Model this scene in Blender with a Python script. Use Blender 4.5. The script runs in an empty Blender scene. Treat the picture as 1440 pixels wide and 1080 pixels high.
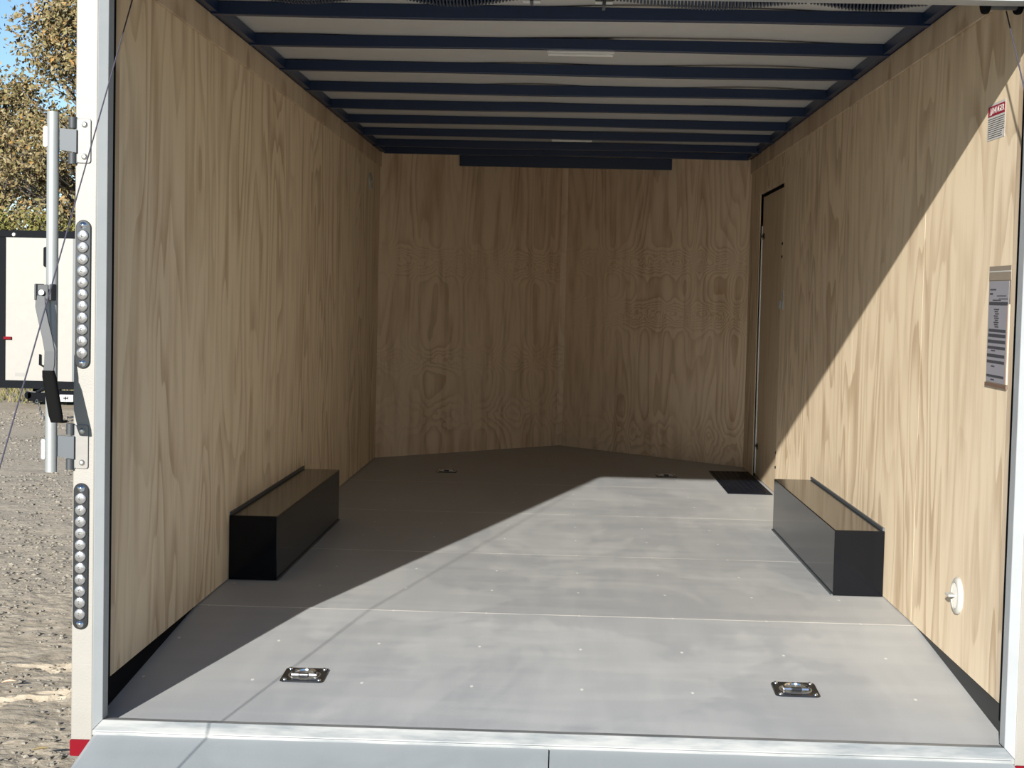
import bpy, bmesh, math, random
from mathutils import Vector, Matrix, noise
S = bpy.context.scene
COL = S.collection
random.seed(7)
PI = math.pi

# ------------------------------------------------------------------ camera
cam_d = bpy.data.cameras.new('camera'); cam = bpy.data.objects.new('camera', cam_d); COL.objects.link(cam)
cam_d.sensor_fit = 'HORIZONTAL'; cam_d.sensor_width = 36.0; cam_d.lens = 2221.37 / 1440 * 36.0
cam_d.clip_start = 0.05; cam_d.clip_end = 500
r_ = Vector((0.99920929, 0.03254848, 0.02283416)); u_ = Vector((-0.02452198, 0.05243617, 0.99832315)); f_ = Vector((-0.03129657, 0.9980937, -0.05319286))
cam.matrix_world = Matrix(((r_.x, u_.x, -f_.x, 0.0085), (r_.y, u_.y, -f_.y, -5.1278), (r_.z, u_.z, -f_.z, 1.0272), (0, 0, 0, 1)))
S.camera = cam

# ------------------------------------------------------------------ sky, sun, exposure
SUN_TO = Vector((-0.256, -1.0, 0.329)).normalized()
SUN_STRENGTH = 10.6
SKY_STRENGTH = 0.16
wd = bpy.data.worlds.new('World'); S.world = wd; wd.use_nodes = True
wn = wd.node_tree.nodes; wl = wd.node_tree.links
bg = wn['Background']; sky = wn.new('ShaderNodeTexSky'); sky.sky_type = 'NISHITA'
sky.sun_disc = False; sky.sun_elevation = math.asin(SUN_TO.z); sky.sun_rotation = math.atan2(SUN_TO.x, SUN_TO.y)
sky.altitude = 1500; sky.air_density = 1.0; sky.dust_density = 0.2; sky.ozone_density = 3.0
wl.new(sky.outputs[0], bg.inputs[0]); bg.inputs[1].default_value = SKY_STRENGTH
sun_d = bpy.data.lights.new('sun', 'SUN'); sun = bpy.data.objects.new('sun', sun_d); COL.objects.link(sun)
sun_d.energy = SUN_STRENGTH; sun_d.angle = math.radians(0.53); sun_d.color = (1.0, 0.965, 0.90)
sun.rotation_euler = SUN_TO.to_track_quat('Z', 'Y').to_euler(); sun.location = (-6, -20, 12)
S.cycles.diffuse_bounces = 8; S.cycles.max_bounces = 14
S.view_settings.view_transform = 'Standard'; S.view_settings.look = 'None'
S.view_settings.exposure = 0.0; S.view_settings.gamma = 1.0; S.view_settings.use_curve_mapping = False

# ------------------------------------------------------------------ node helpers
class NT:
    def __init__(s, name):
        s.m = bpy.data.materials.new(name); s.m.use_nodes = True
        s.n = s.m.node_tree.nodes; s.l = s.m.node_tree.links
        s.b = s.n['Principled BSDF']
    def set(s, sock, v):
        if hasattr(v, 'is_output') or isinstance(v, bpy.types.NodeSocket): s.l.new(v, sock)
        else: sock.default_value = v
    def p(s, **k):
        for a, v in k.items():
            if isinstance(v, tuple) and len(v) == 3: v = (*v, 1)
            s.set(s.b.inputs[a.replace('_', ' ')], v)
        return s
    def coords(s, which='Object'): return s.n.new('ShaderNodeTexCoord').outputs[which]
    def map(s, v, scale=(1, 1, 1), loc=(0, 0, 0)):
        n = s.n.new('ShaderNodeMapping'); s.l.new(v, n.inputs[0]); n.inputs['Scale'].default_value = scale; n.inputs['Location'].default_value = loc
        return n.outputs[0]
    def noise(s, v, scale=1, detail=2, rough=.5, dist=0):
        n = s.n.new('ShaderNodeTexNoise'); s.l.new(v, n.inputs['Vector'])
        n.inputs['Scale'].default_value = scale; n.inputs['Detail'].default_value = detail; n.inputs['Roughness'].default_value = rough; n.inputs['Distortion'].default_value = dist
        return n.outputs['Fac']
    def voro(s, v, scale=1, out='Distance'):
        n = s.n.new('ShaderNodeTexVoronoi'); s.l.new(v, n.inputs['Vector']); n.inputs['Scale'].default_value = scale
        return n.outputs[out]
    def math(s, op, a, b=0.0, c=0.0, clamp=False):
        n = s.n.new('ShaderNodeMath'); n.operation = op; n.use_clamp = clamp
        s.set(n.inputs[0], a); s.set(n.inputs[1], b); s.set(n.inputs[2], c)
        return n.outputs[0]
    def rng(s, v, a, b, c=0.0, d=1.0, smooth=False):
        n = s.n.new('ShaderNodeMapRange'); s.set(n.inputs[0], v)
        if smooth: n.interpolation_type = 'SMOOTHSTEP'
        for i, x in zip((1, 2, 3, 4), (a, b, c, d)): n.inputs[i].default_value = x
        return n.outputs[0]
    def mix(s, f, a, b, mode='MIX'):
        n = s.n.new('ShaderNodeMix'); n.data_type = 'RGBA'; n.blend_type = mode
        s.set(n.inputs[0], f)
        for i, x in ((6, a), (7, b)):
            if isinstance(x, tuple) and len(x) == 3: x = (*x, 1)
            s.set(n.inputs[i], x)
        return n.outputs[2]
    def xyz(s, v):
        n = s.n.new('ShaderNodeSeparateXYZ'); s.l.new(v, n.inputs[0]); return n.outputs
    def bump(s, h, strength=.3, dist=.01):
        n = s.n.new('ShaderNodeBump'); s.l.new(h, n.inputs['Height']); n.inputs['Strength'].default_value = strength; n.inputs['Distance'].default_value = dist
        s.l.new(n.outputs[0], s.b.inputs['Normal'])
        return s

def plain(name, col, rough=.5, metal=0.0, bump=None, spec=.5):
    t = NT(name)
    v = t.coords()
    n = t.noise(v, 14, 3)
    d = tuple(c * .86 for c in col)
    t.p(Base_Color=t.mix(n, d, col), Roughness=rough, Metallic=metal)
    t.b.inputs['Specular IOR Level'].default_value = spec
    if bump: t.bump(t.noise(v, bump[0], 4), bump[1], bump[2])
    return t.m

def plywood(name, lo, hi, off=(0, 0, 0), freq=(2.7, .62), nrings=12, amt=.85, bands=None, fine=.5):
    """rotary-cut pine: contour lines of a height field stretched along the sheet (object X along, Z up)"""
    t = NT(name)
    v = t.coords(); x, y, z = t.xyz(v)
    base = t.map(v, (freq[0], 0, freq[1]), off)
    h = t.noise(base, 1.0, 2.2, .45, .25)
    wob = t.noise(t.map(v, (9, 0, 1.3), off), 1.0, 3, .5)
    h = t.math('ADD', h, t.math('MULTIPLY', wob, .05))
    if bands:
        for zc, wdt, a in bands:
            g = t.math('POWER', 2.718, t.math('MULTIPLY', t.math('POWER', t.math('DIVIDE', t.math('SUBTRACT', z, zc), wdt), 2.0), -1.0))
            k = t.noise(t.map(v, (8, 0, 9), (off[0] + zc, 0, off[2])), 1.0, 2, .6)
            h = t.math('ADD', h, t.math('MULTIPLY', g, t.math('MULTIPLY', k, a)))
    saw = t.math('FRACT', t.math('MULTIPLY', h, float(nrings)))
    line = t.math('MULTIPLY', t.rng(saw, .35, .93, 0, 1, True), t.rng(saw, .95, 1.0, 1, 0))
    soft = t.noise(t.map(v, (11, 0, 1.7), off), 1.0, 3, .55)
    mask = t.rng(t.noise(t.map(v, (2.2, 0, .5), (off[0] + 5, 0, 2)), 1.0, 2), .36, .62, .25, 1, True)
    grain = t.noise(t.map(v, (150, 0, 5), off), 1.0, 3, .6)
    f = t.math('ADD', t.math('MULTIPLY', t.math('MULTIPLY', line, mask), amt), t.math('MULTIPLY', t.rng(soft, .42, .72, 0, 1, True), fine))
    f = t.math('ADD', f, t.math('MULTIPLY', t.math('SUBTRACT', grain, .5), .6), clamp=True)
    c = t.mix(f, hi, lo)
    vo = t.n.new('ShaderNodeTexVoronoi'); t.l.new(t.map(v, (1.5, 0, 1.1), off), vo.inputs['Vector']); vo.inputs['Scale'].default_value = 1.0
    knot = t.rng(vo.outputs['Distance'], .012, .024, 1, 0, True)
    c = t.mix(t.math('MULTIPLY', knot, .6), c, (lo[0] * .45, lo[1] * .36, lo[2] * .3))
    t.p(Base_Color=c, Roughness=.62)
    t.b.inputs['Specular IOR Level'].default_value = .3
    t.bump(f, .12, .002)
    return t.m

PLY_HI = (.74, .61, .435); PLY_LO = (.49, .365, .235)
M = {}
M['ply_left'] = plywood('plywood_left', PLY_LO, PLY_HI, (3.1, 0, .4))
M['ply_right'] = plywood('plywood_right', PLY_LO, PLY_HI, (11.7, 0, 2.2))
M['ply_door'] = plywood('plywood_door', PLY_LO, (.56, .455, .32), (21.7, 0, 6.2))
M['ply_strip'] = plywood('plywood_strip', (.40, .295, .195), (.58, .47, .34), (31.0, 0, 1.0), (1.2, .6), 7)
M['ply_nose_left'] = plywood('plywood_nose_left', (.46, .30, .175), (.78, .625, .455), (1.0, 0, 5.5), (2.6, .34), 16, .48, [(1.26, .07, .55), (.62, .06, .35), (.25, .09, .25)])
M['ply_nose_right'] = plywood('plywood_nose_right', (.46, .30, .175), (.78, .625, .455), (7.3, 0, 3.7), (3.0, .42), 17, .48, [(1.30, .06, .5), (.95, .07, .55), (.15, .1, .2)])
M['navy'] = plain('black_painted_steel', (.008, .024, .072), .36)
M['black_gloss'] = plain('black_gloss_steel', (.004, .0045, .006), .13, spec=.2)
M['black'] = plain('black_paint', (.008, .009, .011), .6, spec=.02)
M['kick'] = plain('black_kick_steel', (.012, .014, .016), .3, spec=.3)
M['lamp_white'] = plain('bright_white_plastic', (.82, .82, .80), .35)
M['tread'] = plain('black_tread_plate', (.005, .007, .012), .5, spec=.1)
M['rubber'] = plain('black_rubber', (.006, .006, .006), .7, bump=(90, .3, .002), spec=.02)
M['white_frame'] = plain('white_painted_frame', (.235, .225, .20), .5, bump=(260, .25, .0015))
M['galv'] = plain('galvanised_steel', (.30, .315, .31), .42, .4, bump=(60, .1, .002))
M['galv_dull'] = plain('dull_grey_steel', (.075, .085, .095), .5, .2)
M['lever'] = plain('grey_lever_steel', (.036, .04, .044), .6, .0)
M['zinc'] = plain('zinc_bolts', (.55, .55, .52), .3, .9)
M['plate_white'] = plain('painted_hinge_plate', (.19, .183, .168), .45, bump=(40, .2, .002))
M['chrome'] = plain('polished_metal', (.80, .80, .80), .14, 1.0)
M['lens'] = plain('clear_lens', (.42, .42, .42), .18, .8, bump=(120, .25, .003))
M['dark_chrome'] = plain('dark_plated_steel', (.045, .048, .052), .22, .7)
M['white_plastic'] = plain('white_plastic', (.46, .45, .41), .4)
M['white_liner'] = plain('white_ceiling_liner', (.52, .52, .51), .55)
M['red'] = plain('red_reflector', (.15, .006, .012), .5, spec=.03)
M['trailer_white'] = plain('cream_white_panel', (.235, .225, .20), .5)
M['cable'] = plain('steel_cable', (.09, .085, .11), .4, .4)
M['spring'] = plain('dark_spring_steel', (.030, .040, .065), .4, .3)
M['paper'] = plain('grey_paper', (.27, .262, .285), .5)
M['ink'] = plain('print_ink', (.045, .045, .055), .6)
M['label_white'] = plain('label_white', (.55, .53, .50), .5)
M['label_red'] = plain('label_red', (.30, .012, .035), .45)
M['pouch'] = plain('smoky_pouch_flap', (.30, .255, .20), .25)
M['brown'] = plain('brown_edge', (.16, .10, .07), .5)
M['peach'] = plain('peach_edge', (.75, .50, .34), .5)
M['bark'] = plain('bark', (.085, .070, .055), .9)

def mat_alu():
    t = NT('brushed_aluminium'); v = t.coords()
    n = t.noise(t.map(v, (6, 6, 6)), 1.0, 4, .6); s = t.noise(t.map(v, (40, 40, 40)), 1.0, 3)
    t.p(Base_Color=t.mix(n, (.29, .305, .31), (.38, .395, .40)), Roughness=t.rng(s, .3, .7, .32, .5), Metallic=.12)
    return t.m
M['alu'] = mat_alu()
def mat_sill():
    t = NT('worn_sill_aluminium'); v = t.coords()
    n = t.noise(t.map(v, (5, 30, 30)), 1.0, 4, .6); s = t.noise(t.map(v, (30, 200, 200)), 1.0, 3)
    t.p(Base_Color=t.mix(t.rng(n, .35, .62), (.17, .185, .19), (.30, .305, .295)), Roughness=t.rng(s, .3, .7, .35, .6), Metallic=.1)
    return t.m
M['sill'] = mat_sill()

def mat_floor(name, lo, hi, seams=True):
    t = NT(name); v = t.coords(); x, y, z = t.xyz(v)
    a = t.noise(t.map(v, (1.5, .9, 0)), 1.0, 4, .6, .6)
    b = t.noise(t.map(v, (9, 1.4, 0), (3, 1, 0)), 1.0, 3, .6)
    c2 = t.noise(t.map(v, (1.6, 8, 0), (7, 2, 0)), 1.0, 3, .6)
    patch = t.rng(a, .47, .53, 0, 1, True)
    f = t.math('ADD', t.math('MULTIPLY', patch, .42), t.math('ADD', t.math('MULTIPLY', t.rng(b, .45, .6), .22), t.math('MULTIPLY', t.rng(c2, .45, .6), .28)))
    sp = t.noise(t.map(v, (160, 160, 0)), 1.0, 2)
    f = t.math('ADD', f, t.math('MULTIPLY', t.math('SUBTRACT', sp, .5), .5), clamp=True)
    col = t.mix(f, lo, hi)
    if seams:
        yy = t.math('ABSOLUTE', t.math('SUBTRACT', t.math('FRACT', t.math('ADD', t.math('DIVIDE', y, 1.2192), .5)), .5))
        sm = t.rng(t.math('MULTIPLY', yy, 1.2192), .0028, .005, 1, 0)
        brk = t.rng(t.noise(t.map(v, (3.5, .7, 0), (1, 9, 0)), 1.0, 2), .38, .5, .25, 1)
        lim = t.math('MULTIPLY', t.rng(y, -.3, -.29), t.rng(y, 4.2, 4.21, 1, 0))
        sm = t.math('MULTIPLY', t.math('MULTIPLY', sm, brk), lim)
        # screw heads along every seam
        xs = t.math('MULTIPLY', t.math('ABSOLUTE', t.math('SUBTRACT', t.math('FRACT', t.math('ADD', t.math('DIVIDE', x, .305), .22)), .5)), .305)
        ys = t.math('MULTIPLY', t.math('ABSOLUTE', t.math('SUBTRACT', t.math('FRACT', t.math('ADD', t.math('DIVIDE', y, .4064), .5)), .5)), .4064)
        dd = t.math('SQRT', t.math('ADD', t.math('POWER', xs, 2.0), t.math('POWER', t.math('MULTIPLY', ys, .45), 2.0)))
        dot = t.math('MULTIPLY', t.rng(dd, .0035, .005, 1, 0), .7)
        mk = t.math('MAXIMUM', t.math('MULTIPLY', sm, .9), dot)
        col = t.mix(mk, col, (.74, .72, .66))
    t.p(Base_Color=col, Roughness=t.rng(f, 0, 1, .42, .55))
    t.b.inputs['Specular IOR Level'].default_value = .4
    t.bump(t.math('ADD', sp, t.math('MULTIPLY', t.noise(t.map(v, (25, 25, 0)), 1.0, 3), .6)), .12, .002)
    return t.m
M['floor'] = mat_floor('grey_floor_paint', (.325, .335, .345), (.415, .42, .415))
M['ramp'] = mat_floor('grey_ramp_paint', (.265, .288, .298), (.295, .318, .328), False)

def mat_ground():
    t = NT('gravel_ground'); v = t.coords()
    a = t.noise(t.map(v, (.5, .5, .5)), 1.0, 4, .6); b = t.noise(v, 38, 3, .7); c = t.noise(v, 9, 3, .6)
    col = t.mix(t.rng(b, .32, .68), (.24, .202, .15), (.46, .40, .31))
    col = t.mix(t.rng(a, .4, .62), col, t.mix(t.rng(c, .35, .65), (.30, .252, .188), (.40, .345, .265)))
    vo = t.voro(v, 26)
    col = t.mix(t.math('MULTIPLY', t.rng(vo, .0, .22, 1, 0), .5), col, (.36, .335, .29))
    t.p(Base_Color=col, Roughness=.95)
    t.b.inputs['Specular IOR Level'].default_value = .1
    t.bump(t.math('ADD', b, t.math('MULTIPLY', vo, -.6)), .25, .02)
    return t.m
M['ground'] = mat_ground()

def mat_island(name, cols, rough=.8):
    t = NT(name); g = t.n.new('ShaderNodeNewGeometry'); r = t.n.new('ShaderNodeValToRGB')
    e = r.color_ramp.elements
    while len(e) < len(cols): e.new(.5)
    for i, c in enumerate(cols): e[i].position = i / (len(cols) - 1); e[i].color = (*c, 1)
    t.l.new(g.outputs['Random Per Island'], r.inputs[0]); t.p(Base_Color=r.outputs[0], Roughness=rough)
    t.b.inputs['Specular IOR Level'].default_value = .2
    return t.m
M['leaf_autumn'] = mat_island('autumn_leaves', [(.085, .07, .04), (.16, .12, .05), (.13, .112, .05), (.22, .165, .085), (.15, .135, .055), (.27, .225, .135), (.26, .14, .035)])
M['leaf_yellow'] = mat_island('yellow_green_leaves', [(.07, .068, .02), (.14, .135, .035), (.11, .105, .03), (.18, .15, .05), (.13, .13, .04)])
M['stone'] = mat_island('pebbles', [(.12, .108, .088), (.19, .172, .142), (.26, .235, .195), (.17, .15, .12), (.22, .20, .165)])
M['grass'] = mat_island('dry_grass', [(.07, .075, .025), (.15, .14, .05), (.24, .19, .09), (.11, .12, .035)])

# ------------------------------------------------------------------ mesh helpers
def NB(): return bmesh.new()
def box(bm, a, b, rot=None, piv=None):
    a = Vector(a); b = Vector(b); c = (a + b) / 2; d = b - a
    m = Matrix.Translation(c) @ Matrix.Diagonal((*d, 1))
    g = bmesh.ops.create_cube(bm, size=1.0, matrix=m)
    if rot is not None:
        bmesh.ops.rotate(bm, cent=piv or c, matrix=rot, verts=g['verts'])
    return g['verts']
def tube(bm, pts, r, n=8, cap=True):
    pts = [Vector(p) for p in pts]; rs = r if isinstance(r, (list, tuple)) else [r] * len(pts)
    rings = []; prev = None
    for i, p in enumerate(pts):
        t = (pts[min(i + 1, len(pts) - 1)] - pts[max(i - 1, 0)]).normalized()
        if prev is None:
            s = t.orthogonal().normalized()
        else:
            s = (prev - t * prev.dot(t)).normalized()
        prev = s; q = t.cross(s)
        rings.append([bm.verts.new(p + (s * math.cos(2 * PI * k / n) + q * math.sin(2 * PI * k / n)) * rs[i]) for k in range(n)])
    for A, B in zip(rings, rings[1:]):
        for k in range(n): bm.faces.new((A[k], A[(k + 1) % n], B[(k + 1) % n], B[k]))
    if cap:
        bm.faces.new(rings[0][::-1]); bm.faces.new(rings[-1])
def lathe(bm, prof, mat=Matrix(), n=24):
    rings = []
    for r, z in prof:
        if r < 1e-6: rings.append([bm.verts.new(mat @ Vector((0, 0, z)))])
        else: rings.append([bm.verts.new(mat @ Vector((r * math.cos(2 * PI * k / n), r * math.sin(2 * PI * k / n), z))) for k in range(n)])
    for A, B in zip(rings, rings[1:]):
        for k in range(n):
            k2 = (k + 1) % n
            if len(A) == 1 and len(B) == 1: continue
            if len(A) == 1: bm.faces.new((A[0], B[k2], B[k]))
            elif len(B) == 1: bm.faces.new((A[k], A[k2], B[0]))
            else: bm.faces.new((A[k], A[k2], B[k2], B[k]))
def prism(bm, poly, mat, h):
    """poly in local xy, extruded along local z by h"""
    A = [bm.verts.new(mat @ Vector((x, y, 0))) for x, y in poly]; B = [bm.verts.new(mat @ Vector((x, y, h))) for x, y in poly]
    n = len(poly)
    bm.faces.new(A[::-1]); bm.faces.new(B)
    for k in range(n): bm.faces.new((A[k], A[(k + 1) % n], B[(k + 1) % n], B[k]))
def hexa(bm, v8):
    """v8: four bottom then four top, both in the same turning order"""
    V = [bm.verts.new(Vector(p)) for p in v8]
    for f in ((3, 2, 1, 0), (4, 5, 6, 7), (0, 1, 5, 4), (1, 2, 6, 5), (2, 3, 7, 6), (3, 0, 4, 7)): bm.faces.new([V[i] for i in f])
def rrect(w, h, r, n=5):
    o = []
    for cx, cy, a0 in ((w / 2 - r, h / 2 - r, 0), (-w / 2 + r, h / 2 - r, PI / 2), (-w / 2 + r, -h / 2 + r, PI), (w / 2 - r, -h / 2 + r, 1.5 * PI)):
        for k in range(n + 1):
            a = a0 + PI / 2 * k / n; o.append((cx + r * math.cos(a), cy + r * math.sin(a)))
    return o
def frame(o, x, z, n):
    """matrix with given origin and axes"""
    x = Vector(x).normalized(); z = Vector(z).normalized(); n = Vector(n).normalized()
    return Matrix(((x.x, z.x, n.x, o[0]), (x.y, z.y, n.y, o[1]), (x.z, z.z, n.z, o[2]), (0, 0, 0, 1)))
ORG = {}
def obj(name, bm, m, parent=None, smooth=False, bevel=0, origin=None, recalc=True):
    if recalc: bmesh.ops.recalc_face_normals(bm, faces=bm.faces)
    if parent is not None: o0 = ORG[parent.name]
    elif origin is not None: o0 = Vector(origin)
    else:
        xs = [v.co for v in bm.verts]
        lo = Vector([min(c[i] for c in xs) for i in range(3)]); hi = Vector([max(c[i] for c in xs) for i in range(3)])
        o0 = Vector(((lo.x + hi.x) / 2, (lo.y + hi.y) / 2, lo.z))
    bmesh.ops.translate(bm, verts=bm.verts, vec=-o0)
    me = bpy.data.meshes.new(name); bm.to_mesh(me); bm.free(); me.materials.append(m)
    if smooth:
        for p in me.polygons: p.use_smooth = True
        me.set_sharp_from_angle(angle=math.radians(40))
    o = bpy.data.objects.new(name, me); COL.objects.link(o)
    if parent is None: o.location = o0
    else: o.parent = parent
    ORG[o.name] = o0
    if bevel:
        b = o.modifiers.new('bevel', 'BEVEL'); b.width = bevel; b.segments = 2; b.limit_method = 'ANGLE'
    return o
def tag(o, label, cat, group=None):
    o['label'] = label; o['category'] = cat
    if group: o['group'] = group
    return o
def thing(name, loc, label, cat, group=None):
    o = bpy.data.objects.new(name, None); COL.objects.link(o); o.location = loc; o.empty_display_size = .05
    ORG[o.name] = Vector(loc)
    return tag(o, label, cat, group)
def struct(name, bm, m, parent=None, **k):
    o = obj(name, bm, m, parent, **k)
    if parent is None: o['kind'] = 'structure'
    return o
def dup(root, loc, label, group=None):
    r = root.copy(); COL.objects.link(r); r.location = loc; r['label'] = label
    ORG[r.name] = Vector(loc)
    if group: r['group'] = group
    for ch in list(root.children):
        c = ch.copy(); COL.objects.link(c); c.parent = r
        for g in list(ch.children):
            d = g.copy(); COL.objects.link(d); d.parent = c
    return r
def text_bm(s, size, mat, depth=.0004):
    cu = bpy.data.curves.new('lettering', 'FONT'); cu.body = s; cu.size = size; cu.extrude = depth; cu.align_x = 'CENTER'; cu.align_y = 'CENTER'
    o = bpy.data.objects.new('lettering', cu); me = bpy.data.meshes.new_from_object(o)
    bm = bmesh.new(); bm.from_mesh(me); bmesh.ops.transform(bm, matrix=mat, verts=bm.verts)
    bpy.data.objects.remove(o); bpy.data.curves.remove(cu); bpy.data.meshes.remove(me)
    return bm

# ------------------------------------------------------------------ dimensions
W = 1.171; L = 4.893; NOSE = 6.10; TOP = 1.9345; CEIL = 1.978; DROP = .0525
BOW0 = .0337; BOWS = .6245
YE = -1.035            # rear end of the plywood
GZ = -.47             # ground

# ------------------------------------------------------------------ floor: level deck, dovetail, V nose
bm = NB()
rows = [(-1.196, W + .03), (0, W + .03), (L, W + .03)]
tl = []
for dz in (0, -.05):
    tl.append([[bm.verts.new((s * w, y, (DROP * y if y < 0 else 0) + dz)) for s in (-1, 1)] for y, w in rows] + [[bm.verts.new((0, NOSE + .03, dz))]])
for k in range(2):
    T, B = tl
    bm.faces.new((T[k][0], T[k][1], T[k + 1][1], T[k + 1][0])); bm.faces.new((B[k][0], B[k + 1][0], B[k + 1][1], B[k][1]))
    for s in (0, 1): bm.faces.new((T[k][s], T[k + 1][s], B[k + 1][s], B[k][s]))
T, B = tl
bm.faces.new((T[2][0], T[2][1], T[3][0])); bm.faces.new((B[2][0], B[2][1], B[3][0]))
for s in (0, 1): bm.faces.new((T[2][s], T[3][0], B[3][0], B[2][s]))
bm.faces.new((T[0][0], T[0][1], B[0][1], B[0][0]))
struct('floor', bm, M['floor'], origin=(0, 0, 0))

# ------------------------------------------------------------------ walls (object X runs along the sheet so the grain stays vertical)
def wall(name, m, x0, rects, thick, side):
    """side wall: rects = (y0, y1, z0, z1); local x = y"""
    bm = NB()
    for y0, y1, z0, z1 in rects:
        box(bm, (y0, 0, z0), (y1, thick, z1))
    me = struct(name, bm, m, origin=(0, 0, 0))
    # local x -> world y ; local y -> world outward
    me.matrix_world = Matrix(((0, side, 0, x0), (1, 0, 0, 0), (0, 0, 1, 0), (0, 0, 0, 1)))
    return me
wall('wall_left', M['ply_left'], -W, [(YE, .036, .004, CEIL), (.0375, 1.255, .004, CEIL), (1.256, 2.474, .004, CEIL), (2.475, 3.693, .004, CEIL), (3.694, L + .03, .004, CEIL)], .04, -1)
DY0, DY1, DZ1 = 3.39, 4.40, 1.690
wall('wall_right', M['ply_right'], W, [(YE, .0365, .004, CEIL), (.0382, 1.255, .004, CEIL), (1.256, DY0, .004, CEIL), (DY0, DY1, DZ1, CEIL), (DY1, L + .03, .004, CEIL)], .04, 1)
def nose_wall(name, m, A, Bp, s):
    d = (Vector(Bp) - Vector(A)); ln = d.length; d.normalize(); nrm = Vector((-d.y, d.x, 0)) * s
    bm = NB(); box(bm, (0, 0, -.003), (ln, .03, CEIL))
    o = struct(name, bm, m, origin=(0, 0, 0))
    o.matrix_world = Matrix(((d.x, nrm.x, 0, A[0]), (d.y, nrm.y, 0, A[1]), (0, 0, 1, 0), (0, 0, 0, 1)))
nose_wall('wall_front_left', M['ply_nose_left'], (-W, L, 0), (0, NOSE, 0), 1)
nose_wall('wall_front_right', M['ply_nose_right'], (W, L, 0), (0, NOSE, 0), -1)
# batten over the joint of the two nose sheets
bm = NB(); box(bm, (-.022, NOSE - .03, .004), (.022, NOSE + .01, CEIL)); struct('trim_1', bm, M['ply_nose_left'])
# upper plywood strips along both side walls
for i, s in ((2, -1), (3, 1)):
    bm = NB(); box(bm, (YE, -.009, 1.849), (L - .002, .0, TOP + .004))
    o = struct('trim_%d' % i, bm, M['ply_strip'], origin=(0, 0, 0), bevel=.003)
    o.matrix_world = Matrix(((0, s, 0, s * W), (1, 0, 0, 0), (0, 0, 1, 0), (0, 0, 0, 1)))
# thin plywood strips at the rear edge of the side sheets
for i, s in ((4, -1), (5, 1)):
    bm = NB(); box(bm, (YE, -.004, .012), (YE + .045, .0, 1.845))
    o = struct('trim_%d' % i, bm, M['ply_strip'], origin=(0, 0, 0))
    o.matrix_world = Matrix(((0, s, 0, s * W), (1, 0, 0, 0), (0, 0, 1, 0), (0, 0, 0, 1)))
# black kick plates under the plywood where the tail drops
for nm, s in (('left', -1), ('right', 1)):
    bm = NB()
    pts = [(-1.20, -.002), (-.02, -.002), (-.02, -.004), (-1.20, DROP * -1.2 - .002)]
    x0, x1 = s * (W + .004), s * (W + .03)
    A = [bm.verts.new((x0 - (s * .022 if k >= 2 and y < -.5 else 0), y, z)) for k, (y, z) in enumerate(pts)]; Bv = [bm.verts.new((x1, y, z)) for y, z in pts]
    bm.faces.new(A); bm.faces.new(Bv[::-1])
    for k in range(4): bm.faces.new((A[k], A[(k + 1) % 4], Bv[(k + 1) % 4], Bv[k]))
    struct('baseboard_' + nm, bm, M['kick' if s > 0 else 'black'])
# black rear posts behind the aluminium jambs
for i, s in ((6, -1), (7, 1)):
    bm = NB(); box(bm, (s * (W + .002), -1.215, -.10), (s * (W + .04), YE - .002, CEIL)); box(bm, (s * (W - .007), YE - .03, -.07), (s * (W + .01), YE - .0025, CEIL)); struct('trim_%d' % i, bm, M['black'])

# white outer skins of the trailer sides
for nm, s in (('left', -1), ('right', 1)):
    bm = NB(); box(bm, (s * (W + .0405), -1.205, -.10), (s * (W + .0435), L + .03, 2.03))
    struct('wall_outside_' + nm, bm, M['trailer_white'])

# ------------------------------------------------------------------ ceiling liner with a slight waviness
bm = NB()
nx, ny = 60, 110
def ceil_z(x, y):
    a = max(0.0, noise.noise(Vector((x * 1.6 + 3.1, y * .55, 1.7))))
    return CEIL + .022 * a * (1 - abs(x / 1.2) ** 4)
grid = []
for j in range(ny + 1):
    y = -1.2 + (NOSE + .03 + 1.2) * j / ny
    w = (W + .035) if y < L else max(.004, (W + .035) * (NOSE + .04 - y) / (NOSE + .04 - L))
    grid.append([bm.verts.new((-w + 2 * w * i / nx, y, ceil_z(-w + 2 * w * i / nx, y))) for i in range(nx + 1)])
for j in range(ny):
    for i in range(nx): bm.faces.new((grid[j][i], grid[j + 1][i], grid[j + 1][i + 1], grid[j][i + 1]))
g = bmesh.ops.extrude_face_region(bm, geom=bm.faces[:])
for v in g['geom']:
    if isinstance(v, bmesh.types.BMVert): v.co.z = 2.03
struct('ceiling', bm, M['white_liner'], origin=(0, 0, 1.95))
# roof side rails
for i, s in ((8, -1), (9, 1)):
    bm = NB(); box(bm, (s * 1.138, -1.2, TOP + .006), (s * (W + .03), L + .02, CEIL - .002)); struct('trim_%d' % i, bm, M['navy'])

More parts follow.
